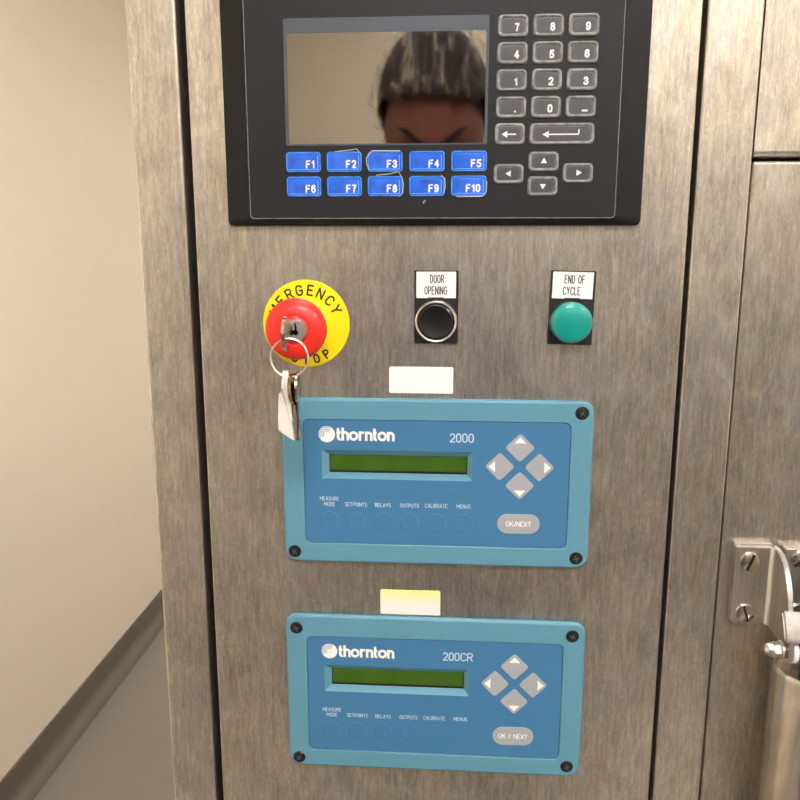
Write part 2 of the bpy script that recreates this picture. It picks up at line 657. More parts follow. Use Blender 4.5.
# coved vinyl skirting: upstand with a soft curve on to the floor
bm = bmesh.new()
prof = [(0, 0), (.045, 0), (.045, .0015)]
for i in range(7):
    a = PI / 2 * i / 6
    prof.append((.045 - .041 * math.sin(a), .0015 + .041 * (1 - math.cos(a))))
prof += [(.004, .098), (.002, .1), (0, .1)]
loft(bm, [[Vector((X0 + a, y, z)) for a, z in prof] for y in (Y0, Y1)])
o = obj('baseboard_left', bm, 'cove_vinyl')
o['kind'] = 'structure'

for k, (x, y) in enumerate(((.1, -1.55), (.1, .2), (.75, 2.5), (1.5, -1.55))):
    lt = thing('ceiling_light', ('square ceiling light panel behind the camera',
                                 'square ceiling light panel above the steel cabinet',
                                 'square ceiling light panel in the passage beside the cabinet',
                                 'square ceiling light panel towards the right wall')[k], 'ceiling light', (x, y, H - .035),
               'ceiling light panels')
    fr = [rrect(600, 600, 8, 2), rrect(640, 640, 10, 2)]
    bm = bmesh.new()
    loft(bm, [[Vector((a * .001, b * .001, z)) for a, b in p] for p, z in
              ((fr[0], .03), (fr[0], 0), (fr[1], 0), (fr[1], .033))], False, False)
    obj('frame', bm, 'white_label', lt)
    bm = bmesh.new()
    loft(bm, [[Vector((a * .001, b * .001, z)) for a, b in fr[0]] for z in (.012, .024)])
    obj('diffuser', bm, 'diffuser', lt)

# ------------------------------------------------------------------ row of unseen cupboards, added so the steel reflects a dim band
M['cupboard_grey'] = mat('cupboard_grey', (124, 119, 111), .5, var=.05, scale=20)
WHERE = ('against the left wall', 'second from the left wall', 'third from the left wall', 'against the right wall')
for k in range(4):
    cp = thing('added_cupboard', 'tall grey cupboard, added unseen behind the camera to dim the steel, ' + WHERE[k], 'cupboard', (X0 + .44 + .875 * k, -2.25, 0), 'cupboards added for the steel to reflect')
    obj('body', box_bm(-.43, .43, -.33, .18, .002, 1.72, bevel=.004), 'cupboard_grey', cp)
    for s_ in (-1, 1):
        d_ = obj('door', box_bm(min(s_ * .003, s_ * .42), max(s_ * .003, s_ * .42), .181, .2, .08, 1.70, bevel=.003), 'cupboard_grey', cp)
        bm = bmesh.new()
        tube(bm, [(s_ * .04, .2, .95), (s_ * .04, .235, .955), (s_ * .04, .235, 1.095), (s_ * .04, .2, 1.1)], .006, 10)
        obj('handle', bm, 'screw_steel', d_)

# ================================================================== THE STEEL CABINET
cab = thing('steel_cabinet', 'brushed steel cabinet frame with upright stiles either side of the control panel', 'cabinet', (0, 0, 0))
obj('stile', box_bm(-.2064, -.1717, 0, .04, 0, 2.1, bevel=.0022, seg=3), 'stile_steel', cab)
obj('stile', box_bm(.1762, .2114, 0, .04, 0, 2.1, bevel=.0016, seg=3), 'stile_steel', cab)
obj('top_rail', box_bm(-.2064, 1.2, .0405, .08, 2.0, 2.1, bevel=.001), 'stile_steel', cab)
obj('interior_shade', box_bm(-.2, 1.2, .06, .7, .002, 1.99), 'shade_black', cab)  # solid black block in place of the shaded cabinet interior
obj('side_sheet', box_bm(-.2064, -.2044, .0405, .72, .0, 2.0), 'stile_steel', cab)

pan = thing('control_panel', 'tall brushed steel panel carrying the screen terminal, buttons and blue controllers', 'panel', (0, 0, 0))
obj('front_sheet', box_bm(-.1656, .1729, 0, .022, .25, 1.995, bevel=.0014, seg=3), 'panel_steel', pan)
obj('return_flange', box_bm(-.150, .158, .0225, .058, .26, 1.985), 'shade_black', pan)  # flange coloured black so the gap looks shaded

up = thing('upper_panel', 'plain steel panel at top right above the bracketed door', 'panel', (0, 0, 0))
bm = bmesh.new()
prof = [(.003, 1.995), (.003, 1.5072), (.0034, 1.5054), (.0048, 1.5039), (.0070, 1.5030), (.022, 1.5030), (.022, 1.995)]
loft(bm, [[Vector((x, y, z)) for y, z in prof] for x in (.2131, 1.2)])
obj('front_sheet', bm, 'door_steel', up)
door = thing('steel_door', 'brushed steel door at right carrying the bracket and tube', 'door', (0, 0, 0))
obj('front_sheet', box_bm(.2131, 1.2, .003, .03, .25, 1.5008, bevel=.0022, seg=3), 'door_steel', door)

# ================================================================== DOOR BRACKET, LEAF, TUBE
SX = 247.5


def slotted_screw(x, z, o, ang, parent):
    s = obj('slotted_screw', lathe_bm([(4.6, o - .4), (7.1, o), (7.2, o + .6), (6.6, o + 1.6), (4.6, o + 2.3), (2, o + 2.6), (.01, o + 2.7)], 36, x, z),
            'screw_steel', parent)
    bm = bmesh.new()
    ca, sa = math.cos(ang), math.sin(ang)
    pts = [(x + a * ca - b * sa, z + a * sa + b * ca) for a, b in ((-6.3, -.95), (6.3, -.95), (6.3, .95), (-6.3, .95))]
    loft(bm, [ring3(pts, o + 1.2), ring3(pts, o + 2.76)])
    obj('slot', bm, 'lcd_border', s, smooth=False)
    return s


br = thing('hinge_bracket', 'steel bracket bolted to the right door with two slotted screws and a bent ear', 'bracket', (0, 0, 0))
obj('spacer_plate', slab_bm(rrect(27.5, 60.5, 2.5, 4, 235.0, 1204.6), -2.9, 1.5, .4), 'plate_steel', br)
bm = bmesh.new()
pl = rrect(26.5, 59.5, 2.5, 4, 234.5, 1203.8)
slab(bm, pl, 1.6, 5.0, .6)
obj('mounting_plate', bm, 'plate_steel', br)
slotted_screw(231.2, 1222.4, 5.0, math.radians(70), br)
slotted_screw(231.0, 1182.8, 5.0, math.radians(-72), br)
# the ear: a sheet bent forward at the plate's right edge
ear = [(1.6, 1174.1), (26, 1173.9), (32.5, 1166.5), (44.3, 1166.0), (45.6, 1182.5), (43.5, 1187), (37.5, 1198.5), (35.4, 1207),
       (31.5, 1216), (27, 1223.5), (21.5, 1229.5), (14.5, 1233.0), (5.0, 1233.6), (1.6, 1233.6)]
bm = bmesh.new()
loft(bm, [[V(x, a, z) for a, z in ear] for x in (SX, SX + 3.4)])
bmesh.ops.bevel(bm, geom=[e for e in bm.edges if abs(e.verts[0].co.x - e.verts[1].co.x) < 1e-6], offset=.0006, segments=2, affect='EDGES')
obj('ear', bm, 'plate_steel', br)
# rounded inner fold between plate and ear
bm = bmesh.new()
fold = [(SX - 3.2, 4.7), (SX - 2.2, 5.2), (SX - 1.0, 6.0), (SX - .25, 7.2), (SX + .1, 8.6), (SX + 2, 8.6), (SX + 2, 4.7)]
loft(bm, [[V(x, a, z) for x, a in fold] for z in (1174.4, 1233.2)])
obj('fold', bm, 'bright_steel', br)
# bridge over the pivot: a bent web running to the right, closed by a second ear
bm = bmesh.new()
web_o = [(36.4, 1199.6), (38.2, 1200.4), (40, 1199.0), (47.2, 1185.2), (47.6, 1181.6), (46.2, 1180.9)]
web_i = [(44.2, 1182.0), (43.6, 1184.4), (37.2, 1196.4)]
loft(bm, [[V(x, a, z) for a, z in web_o + web_i] for x in (SX - 4.4, SX - 1.6, SX + 36)])
bmesh.ops.bevel(bm, geom=[e for e in bm.edges if abs(e.verts[0].co.x - e.verts[1].co.x) < 1e-6 and e.verts[0].co.x < .2465], offset=.0014, segments=3, affect='EDGES')
obj('bridge', bm, 'bridge_steel', br)
bm = bmesh.new()
loft(bm, [[V(x, a, z) for a, z in ear] for x in (SX + 33, SX + 36)])
obj('ear', bm, 'plate_steel', br)
# pivot bolt with acorn nut
PO, PZ = 37.5, 1171.5


def xlathe(prof, n=32):
    bm = bmesh.new()
    loft(bm, [[V(x, PO + max(r, .01) * math.cos(2 * PI * i / n), PZ + max(r, .01) * math.sin(2 * PI * i / n)) for i in range(n)] for x, r in prof])
    return bm


bolt = obj('pivot_bolt', xlathe([(SX - 2, 3), (SX + 38, 3)]), 'screw_steel', br)
bm = xlathe([(SX - 3.4, 6.2), (SX - 3.1, 6.5), (SX - 1.9, 6.5), (SX - 1.6, 6.2)])
obj('washer', bm, 'bright_steel', bolt)
nut = xlathe([(SX - 8.4, 4.9), (SX - 7.8, 5.6), (SX - 3.9, 5.6), (SX - 3.5, 5.1)], 6)
merge(nut, xlathe([(SX - 14.2, .2), (SX - 13.9, 1.8), (SX - 13.0, 3.2), (SX - 11.5, 4.2), (SX - 9.6, 4.7), (SX - 8.2, 4.8)]))
obj('acorn_nut', nut, 'bright_steel', bolt)
nw = bmesh.new()
merge(nw, xlathe([(SX + 3.5, 8.5), (SX + 3.7, 8.8), (SX + 6.4, 8.8), (SX + 6.7, 8.5)]))
obj('nylon_washer', nw, 'nylon', bolt)

leaf = thing('hinge_leaf', 'steel plate with round screws at the right picture edge behind the curved ear', 'hinge', (0, 0, 0))
obj('mounting_plate', slab_bm(rrect(40, 60, 2.5, 4, 275.8, 1202.6), -2.9, 5.0, .6), 'plate_steel', leaf)
slotted_screw(266.8, 1224.8, 5.0, math.radians(40), leaf)
slotted_screw(267.6, 1183.9, 5.0, math.radians(10), leaf)

# the tube hanging from the pivot
tb = thing('steel_tube', 'polished steel tube hanging below the bracket at lower right', 'tube', V(267, 37.5, 0))


def ztube(prof, n=64):
    bm = bmesh.new()
    loft(bm, [[V(r * math.cos(2 * PI * i / n), r * math.sin(2 * PI * i / n), z) for i in range(n)] for r, z in prof])
    return bm


obj('tube_body', ztube([(23.6, 620), (25, 622), (25, 1155.5), (24.6, 1157.6), (23.6, 1158.8), (22.6, 1158.4), (22.2, 1157), (22.1, 1151), (22.0, 1150.6)]), 'tube_steel', tb)
obj('rod_eye', ztube([(8, 1151), (8, 1164), (9.5, 1167), (10.2, 1171.5), (9.5, 1176), (7, 1180), (.2, 1181)], 32), 'rubber', tb)

# ================================================================== OPERATOR TERMINAL
tm = thing('operator_terminal', 'black operator terminal with blank screen, blue function keys and number keys', 'terminal', V(0, 0, 1530))


def T(z):
    return z - 1530


bz = [(-139, T(1459.3)), (139, T(1459.3)), (139, T(1626)), (-139, T(1626))]
outer = rrect(280.4, 167.3, 3.5, 5, 0, T(1542.65))
mid = rrect(277.6, 164.7, 3.2, 5, 0, T(1542.65))
facep = rrect(246.8, 157.4, 3.4, 5, -.6, T(1542.0))
facei = rrect(246.0, 156.6, 3.0, 5, -.6, T(1542.0))
bm = frame_bm([(outer, 0.02), (outer, 4.6), (inset(outer, .35), 5.4), (mid, 5.9), (inset(facep, -.5), 9.3), (facep, 9.5), (facep, 8.6), (facei, 8.6)])
obj('bezel', bm, 'hmi_bezel', tm)
obj('faceplate', slab_bm(facei, 5, 9.2, .3), 'hmi_face', tm)
# thin pale edge line along the faceplate
bm = bmesh.new()
loft(bm, [ring3(inset(facei, .05), 9.22), ring3(inset(facei, .5), 9.24)], False, False)
obj('edge_line', bm, 'key_rim_clear', tm)
# display window: printed grey surround and the glass
wf = rrect(134.2, 79.6, 1.6, 4, -30.3, T(1551.2))
obj('display_window', slab_bm(wf, 9.0, 9.35, .1, 1), 'hmi_window', tm)
obj('screen', slab_bm(rrect(130.2, 69.4, .4, 2, -30.1, T(1547.1)), 9.2, 9.45, .05, 1), 'screen_glass', tm)


def key(kind, cx, cz, w_, h, base, rim, pane, film=None):
    k = obj(kind, slab_bm(rrect(w_, h, 3.0 if rim else 2.0, 5, cx, cz), 9.1, 9.9, .5), base, tm)
    if rim:
        bm = bmesh.new()
        j = lambda: rng.uniform(-.18, .18)
        pts = [V(x + j() * .6, 10.0, z + j() * .6) for x, z in rrect(w_ - 2.4, h - 2.4, 2.6, 5, cx, cz)]
        rad = [(.00100 * rng.uniform(.7, 1.15)) for _ in pts]
        tube(bm, pts, rad, 8, closed=True)
        obj('raised_rim', bm, rim, k)
        obj('pane', slab_bm(rrect(w_ - 5.8, h - 4.9, 2.9, 5, cx, cz), 9.6, 10.05, .25, 2), pane, k)
    else:
        obj('pane', slab_bm(rrect(w_ - 4.4, h - 3.6, .7, 3, cx, cz), 9.6, 10.1, .2, 2), pane, k)
        bm = bmesh.new()
        a, b = (w_ - 4.0) / 2, (h - 3.2) / 2
        stroke(bm, [(cx - a, cz - b), (cx + a, cz - b), (cx + a, cz + b * .8)], .45, 10.13)
        obj('edge_line', bm, 'key_blue_line', k)
        bm = bmesh.new()
        tube(bm, [V(x, 9.85, z) for x, z in rrect(w_ - .6, h - .6, 1.8, 5, cx, cz)], .00042, 6, closed=True)
        obj('raised_rim', bm, 'key_blue_rim', k)
    return k


M['key_blue_rim'] = mat('key_blue_rim', (78, 150, 244), .2, coat=1.0, scale=160, var=.3)
FX = [-85.8, -58.2, -30.75, -2.8, 25.15]
for r, zz in ((0, 1500.8), (1, 1484.9)):
    for c in range(5):
        k = key('function_key', FX[c], T(zz), 23.3, 12.9, 'key_blue', None, 'key_blue_pane')
        s = 'F%d' % (r * 5 + c + 1)
        obj('legend', st_bm(s, FX[c] + (4.6 if len(s) == 2 else 2.9), T(zz - 1.5), 4.3, 1.0, 10.16, .95, .4), 'white_print', k, smooth=False)
        fl = []
        x, z = FX[c], T(zz)
        if (r, c) == (0, 1):
            fl = [[(x - 6, z + 6.6), (x + 2, z + 7.3), (x + 8.5, z + 8.2), (x + 10.8, z + 5.6)]]
        elif (r, c) == (0, 2):
            fl = [[(x + 10, z + 6.9), (x - 8.6, z + 6.9), (x - 12.6, z + 2.4), (x - 12.2, z - 2), (x - 10.6, z - 5.4)]]
        elif (r, c) == (1, 2):
            fl = [[(x - 6, z + 7.1), (x + 3, z + 7.9), (x + 9.0, z + 9.3), (x + 11.4, z + 5.4), (x + 12.3, z + 1), (x + 11.8, z - 4.5), (x + 9.5, z - 6.8)]]
        elif (r, c) == (1, 3):
            fl = [[(x + 9.5, z + 6.8), (x + 11.9, z + 4.9), (x + 12.3, z - 1), (x + 11.3, z - 5)], [(x - 1.2, z - 9.2), (x - .8, z - 10.2), (x - 2.4, z - 9.9), (x - 1.8, z - 11.6)]]
        elif (r, c) == (1, 4):
            fl = [[(x - 8, z - 7.0), (x + 9, z - 6.9), (x + 11.7, z - 4), (x + 11.9, z + 3)]]
        for q in fl:
            bm = bmesh.new()
            tube(bm, [V(a, 9.9 + .5 * (i % 2), b) for i, (a, b) in enumerate(q)], .00032, 6)
            obj('peeling_film', bm, 'film', k)

NX, NZ = (51.9, 74.4, 96.8), (1584.0, 1567.6, 1551.1, 1534.4)
for r, row in enumerate(('789', '456', '123', '.0-')):
    for c, ch in enumerate(row):
        k = key('number_key', NX[c], T(NZ[r]), 19.7, 13.7, 'key_grey', 'key_rim_clear', 'key_grey_pane')
        x, z = NX[c] + 2.6, T(NZ[r]) - 1.0
        if ch == '-':
            bm = bmesh.new()
            stroke(bm, [(x - 1.9, z - 1.6), (x + 1.9, z - 1.6)], 1.1, 10.16, cap=False)
        elif ch == '.':
            bm = bmesh.new()
            stroke(bm, [(x - .55, z - 1.8), (x + .55, z - 1.8)], 1.1, 10.16, cap=False)
        else:
            bm = st_bm(ch, x, z, 4.1, 1.08, 10.16, 1.0)
        obj('legend', bm, 'white_print', k, smooth=False)
k = key('backspace_key', 51.5, T(1517.7), 19.8, 13.8, 'key_grey', 'key_rim_clear', 'key_grey_pane')
bm = bmesh.new()
stroke(bm, [(49, T(1517.5)), (55.5, T(1517.5))], .8, 10.14, cap=False)
poly(bm, [(46.2, T(1517.5)), (49.8, T(1515.3)), (49.8, T(1519.7))], 10.15)
obj('legend', bm, 'white_print', k, smooth=False)
k = key('enter_key', 85.3, T(1517.6), 42.2, 13.8, 'key_grey', 'key_rim_clear', 'key_grey_pane')
bm = bmesh.new()
stroke(bm, [(76, T(1517.2)), (96.2, T(1517.2)), (96.2, T(1520.3))], .8, 10.14, cap=False)
poly(bm, [(72.8, T(1517.2)), (76.8, T(1515.0)), (76.8, T(1519.4))], 10.15)
obj('legend', bm, 'white_print', k, smooth=False)
for (x, z, a) in ((74.1, 1500.2, 90), (51.4, 1492.5, 180), (96.7, 1492.8, 0), (73.9, 1484.5, 270)):
    k = key('arrow_key', x, T(z), 20.0, 12.8, 'key_grey', 'key_rim_clear', 'key_grey_pane')
    q = [(x + .2 + 2.3 * math.cos(math.radians(a + d)), T(z) + .1 + 2.3 * math.sin(math.radians(a + d))) for d in (0, 120, 240)]
    obj('legend', poly(bmesh.new(), q, 10.15), 'white_print', k, smooth=False)

# ================================================================== EMERGENCY STOP
es = thing('emergency_stop', 'red mushroom emergency stop button on a yellow disc', 'emergency stop', V(-88.1, 0, 1391.1))
plate = obj('legend_disc', lathe_bm([(31, .02), (31, 1.2), (30.7, 1.6), (30.2, 1.8), (.5, 1.8)], 96), 'yellow', es)
bm = bmesh.new()


def arc_letter(ch, ang, r, h, wd, flip=False):
    gw, st = GL[ch]
    for s in st:
        pts = []
        for a, b in s:
            x = (a - gw / 2) * h * .95
            z = (b - .5) * h
            if not flip:
                t = math.radians(90 - ang)
                rx, tx = (math.cos(t), math.sin(t)), (math.sin(t), -math.cos(t))
            else:
                t = math.radians(-90 + ang)
                rx, tx = (-math.cos(t), -math.sin(t)), (-math.sin(t), math.cos(t))
            cx, cz = r * math.cos(t), r * math.sin(t)
            pts.append((cx + tx[0] * x + rx[0] * z, cz + tx[1] * x + rx[1] * z))
        stroke(bm, pts, wd, 1.86)


for ch, a in zip('EMERGENCY', (-84, -66, -47.5, -29, -10.5, 8.5, 27, 46, 64.5)):
    arc_letter(ch, a, 23.9, 6.6, 1.25)
obj('lettering', bm, 'black_print', plate, smooth=False)
bm = bmesh.new()
for ch, a in zip('STOP', (-19, -1.5, 16, 34)):
    arc_letter(ch, a, 25.6, 5.6, 1.25, True)
obj('lettering', bm, 'black_print', plate, smooth=False)
obj('collar', lathe_bm([(14.5, 1.7), (14.5, 25), (13, 29)], 64), 'insert_white', es)
DO = 9
obj('mushroom_head', lathe_bm([(r, o_ + DO) for r, o_ in ((12, 16), (19.2, 16.5), (20.6, 18.5), (20.9, 21.5), (20.3, 24.6), (18.4, 27.0), (15, 28.6),
                               (11.6, 29.4), (10.6, 29.4), (9.9, 29.0), (9.4, 29.5), (8.6, 30.0), (7.6, 30.2), (7.3, 29.6))], 72, -1.5, -.4), 'red', es)
lk = obj('lock_cylinder', lathe_bm([(r, o_ + 7.5) for r, o_ in ((7.5, 28), (7.4, 32.8), (6.9, 33.6), (6.1, 33.7), (5.9, 33.2), (3.9, 33.2), (3.7, 33.6), (.3, 33.7))], 48, .4, -.2), 'lock_metal', es)
bm = bmesh.new()
hole = [(.5 * math.sin(t) * 3.4 + .2, -1.6 + 1.9 * math.cos(t)) for t in [2 * PI * i / 20 for i in range(20)]]
poly(bm, hole, 41.32)
poly(bm, [(-.4, -.5), (.9, -.5), (1.2, 2.0), (.4, 3.1), (.9, 4.4), (-.2, 4.6), (-.8, 3.2), (-.2, 2.0)], 41.33)
obj('keyhole', bm, 'shade_black', lk, smooth=False)

# ------------------------------------------------------------------ keys in the lock
kx = -90.3
bk = thing('lock_key', 'nickel key standing in the lock of the red emergency stop', 'key', V(kx, 39, 1390.8))
bm = bmesh.new()
op = []
for i in range(40):
    t = 2 * PI * i / 40
    op.append((21 + 10.2 * math.cos(t), 11.2 * math.sin(t)))
hp = [(21.5 + 3.0 * math.cos(2 * PI * i / 40), -3.8 + 3.0 * math.sin(2 * PI * i / 40)) for i in range(40)]
loft(bm, [[V(s * 1.15, a, b) for a, b in p] for p, s in ((op, -1), (op, 1), (hp, 1), (hp, -1), (op, -1))], False, False)
bmesh.ops.remove_doubles(bm, verts=bm.verts, dist=1e-6)
obj('bow', bm, 'key_nickel', bk)
bm = bmesh.new()
loft(bm, [[V(s * .9, a, b) for a, b in ((-.1, -3.6), (12, -3.6), (12, 3.6), (-.1, 3.6))] for s in (-1, 1)])
obj('blade', bm, 'key_nickel', bk, smooth=False)

rg = bmesh.new()
ringc = V(-88.7, 59.5, 1375.3)
turns = []
for i in range(96):
    t = 2 * PI * 2 * i / 95 + .6
    turns.append(ringc + V(12.3 * math.cos(t), -1.1 + 2.2 * i / 95 - 2.0 * math.sin(t) * .3, 12.3 * math.sin(t)))
tube(rg, turns, .00052, 8)
tag(obj('split_ring', rg, 'bright_steel'), 'thin steel split ring hanging from the key in the red button', 'key ring')

kt = thing('key_tag', 'white plastic key tag hanging from the split ring', 'key tag', V(-91.4, 58.5, 1363.6))
tagp = [(-5.0, -11.6), (-4.4, -12.3), (-3.4, -10.2), (-.8, -18), (2.2, -27), (3.9, -36), (4.6, -42.4), (4.0, -43.2), (-5.2, -37.2), (-5.9, -36), (-5.7, -26)]
bm = bmesh.new()
loft(bm, [[V(a, s, b) for a, b in tagp] for s in (-1.1, 1.1)])
bmesh.ops.bevel(bm, geom=[e for e in bm.edges if abs(e.verts[0].co.y - e.verts[1].co.y) < 1e-6], offset=.0004, segments=2, affect='EDGES')
obj('tag_body', bm, 'tag_white', kt)
# looped strap passing through the ring
strap = []
for x, o_, z, wd in ((-1.8, -.8, -9, 3.4), (-1.6, -2.6, -3, 3.4), (-1.0, -2.8, 1.2, 3.6), (-.4, -.8, 2.6, 3.8), (0, 1.5, 2.4, 3.8), (.2, 3.2, .4, 3.8), (-.2, 3.4, -5, 4.0), (.6, 2.8, -12, 3.6),
                    (1.8, 2.0, -20, 2.8), (3.0, 1.5, -30, 1.8)):
    strap.append((x, o_, z, wd))
bm = bmesh.new()
rings = []
for i, (x, o_, z, wd) in enumerate(strap):
    a = strap[max(i - 1, 0)]
    b = strap[min(i + 1, len(strap) - 1)]
    d = Vector((b[1] - a[1], b[2] - a[2])).normalized()
    nx = Vector((-d.y, d.x)) * .55
    rings.append([V(x - wd / 2, o_ + nx.x, z + nx.y), V(x + wd / 2, o_ + nx.x, z + nx.y), V(x + wd / 2, o_ - nx.x, z - nx.y), V(x - wd / 2, o_ - nx.x, z - nx.y)])
loft(bm, rings)
obj('strap', bm, 'tag_white', kt)


def hanging_key(name, label, mat_, loc, rz, tilt, thick):
    k = thing(name, label, 'key', loc, rot=(0, tilt, rz), group=None)
    bm = bmesh.new()
    out = [(10.0 * math.cos(t) if abs(math.cos(t)) > .1 else 10 * math.cos(t), -9 + 10.5 * math.sin(t)) for t in [2 * PI * i / 36 for i in range(36)]]
    hol = [(3.2 * math.cos(t), -2.4 + 2.4 * math.sin(t)) for t in [2 * PI * i / 36 for i in range(36)]]
    loft(bm, [[V(s * thick / 2, a, b) for a, b in p] for p, s in ((out, -1), (out, 1), (hol, 1), (hol, -1), (out, -1))], False, False)
    bmesh.ops.remove_doubles(bm, verts=bm.verts, dist=1e-6)
    obj('bow', bm, mat_, k)
    bl = [(-3.6, -18.2), (3.6, -18.2), (3.6, -40.5), (1.5, -43), (-1.4, -41.4), (-2.2, -39.6), (-1.4, -37.4), (-2.8, -35.4), (-1.8, -33), (-2.9, -30.6), (-2.2, -28.4), (-3.6, -26)]
    bm = bmesh.new()
    loft(bm, [[V(s * thick * .45, a, b) for a, b in bl] for s in (-1, 1)])
    obj('blade', bm, mat_, k, smooth=False)
    return k


hanging_key('door_key', 'brass coloured key seen edge on just right of the white tag', 'key_metal', V(-87.2, 56.5, 1363.2), math.radians(-8), math.radians(-4), 2.3)
hanging_key('cabinet_key', 'thin bright steel key seen edge on, rightmost of the hanging bunch', 'key_nickel', V(-84.3, 57.2, 1364.2), math.radians(4), math.radians(0), 1.4)


# ================================================================== PUSH BUTTON AND PILOT LAMP
def legend_holder(name, label, cat, cx, lines, tx):
    t = thing(name, label, cat, V(cx, 0, 1403.4))
    obj('holder_plate', slab_bm(rrect(30.6, 51.0, .8, 3, 0, 0), .02, 2.4, .4), 'black_plastic', t)
    ins = obj('legend_insert', slab_bm(rrect(27.6, 18.2, .4, 2, -.2, 15.5), 2.2, 3.0, .15, 1), 'insert_white', t)
    for s, z, xx in lines:
        bm = bmesh.new()
        stroke_text(bm, s, tx + xx, z, 5.15, .6, 3.05, .5, .36)
        obj('lettering', bm, 'black_print', ins, smooth=False)
    obj('clip', slab_bm(rrect(11, 1.3, .4, 2, -.2, 6.3), 2.2, 3.5, .3, 2), 'black_plastic', t)
    return t


t = legend_holder('push_button', 'black push button with chrome ring under a DOOR OPENING legend', 'push button', 4.05,
                  (('DOOR', 19.6, .4), ('OPENING', 11.7, -.4)), 0)
obj('bezel_ring', lathe_bm([(14.7, 2.3), (14.7, 6.6), (14.3, 8.2), (13.6, 8.8), (13.0, 8.6), (12.6, 7.6), (12.5, 5)], 72, 0, -9.6, cap1=False), 'bright_steel', t)
obj('button_cap', lathe_bm([(12.4, 4), (12.4, 7.6), (12.0, 8.6), (11.2, 9.0), (8.5, 8.5), (4.5, 8.0), (.1, 7.9)], 64, 0, -9.6), 'black_cap', t)
t_lamp = t = legend_holder('pilot_lamp', 'green round pilot lamp under an END OF CYCLE legend', 'indicator lamp', 97.4,
                  (('END OF', 19.6, .8), ('CYCLE', 11.7, -.8)), 0)
t.rotation_euler = (0, math.radians(1.3), 0)
obj('lamp_base', lathe_bm([(14.4, 2.3), (14.4, 7.4), (13.9, 8.0)], 72, -.6, -9.5), 'dark_green', t)
obj('lens', lathe_bm([(13.9, 7.0), (13.9, 12.2), (13.5, 13.8), (12.6, 15.0), (11, 15.7), (7, 16.3), (3, 16.5), (.1, 16.5)], 72, -.6, -9.3), 'green_lens', t)

# ================================================================== BLANK LABELS
tag(obj('blank_label', slab_bm(rrect(45.8, 19.2, 1.4, 4), .02, .35, .1, 1), 'white_label', loc=V(-6.4, 0, 1351.3)),
    'blank white sticker on the steel above the upper blue controller', 'label')
tag(obj('blank_label', slab_bm(rrect(45.5, 20.0, 1.4, 4), .02, .35, .1, 1), 'yellowed_label', loc=V(-13.7, 0, 1180.45)),
    'blank sticker with yellowed top edge above the lower blue controller', 'label')


# ================================================================== BLUE CONTROLLERS
def thornton_word(o_):
    bm = bmesh.new()
    wd, bl, xc = 1.86, 30.1, 36.15
    S = lambda p: stroke(bm, p, wd, o_, cap=False)
    # t h o r n t o n
    S([(-69.6, 39.2), (-69.6, 32.4)] + arc(-68.3, 32.35, 1.3, 1.4, 180, 270, 5) + [(-67.7, 30.95)])
    S([(-70.8, 36.0), (-67.8, 36.0)])
    S([(-66.3, 39.6), (-66.3, bl)])
    S([(-66.3, 33.5)] + arc(-64.5, 34.3, 1.8, 1.8, 165, 0, 8) + [(-62.7, bl)])
    S(arc(-58.5, 33.55, 2.5, 2.6, 0, 360, 24))
    S([(-53.9, xc + .85), (-53.9, bl)])
    S([(-53.9, 33.5)] + arc(-52.2, 34.3, 1.8, 1.8, 165, 50, 7))
    S([(-49.4, xc + .85), (-49.4, bl)])
    S([(-49.4, 33.5)] + arc(-47.6, 34.3, 1.8, 1.8, 165, 0, 8) + [(-45.8, bl)])
    S([(-43.5, 39.2), (-43.5, 32.4)] + arc(-42.2, 32.35, 1.3, 1.4, 180, 270, 5) + [(-41.8, 30.95)])
    S([(-44.5, 36.0), (-41.9, 36.0)])
    S(arc(-38.0, 33.55, 2.5, 2.6, 0, 360, 24))
    S([(-33.6, xc + .85), (-33.6, bl)])
    S([(-33.6, 33.5)] + arc(-31.8, 34.3, 1.8, 1.8, 165, 0, 8) + [(-30.0, bl)])
    return bm


def cross_screw(x, z, o_, a, parent):
    s = obj('screw', lathe_bm([(3.6, o_ - 1), (4.7, o_ - .2), (4.75, o_ + .2), (4.1, o_ + .9), (2.4, o_ + 1.3), (.1, o_ + 1.4)], 32, x, z), 'screw_black', parent)
    bm = bmesh.new()
    for q in (a, a + PI / 2):
        ca, sa = math.cos(q), math.sin(q)
        pts = [(x + u * ca - v * sa, z + u * sa + v * ca) for u, v in ((-2.2, -.4), (2.2, -.4), (2.2, .4), (-2.2, .4))]
        loft(bm, [ring3(pts, o_ + .8), ring3(pts, o_ + 1.44)])
    obj('cross_recess', bm, 'key_grey', s, smooth=False)


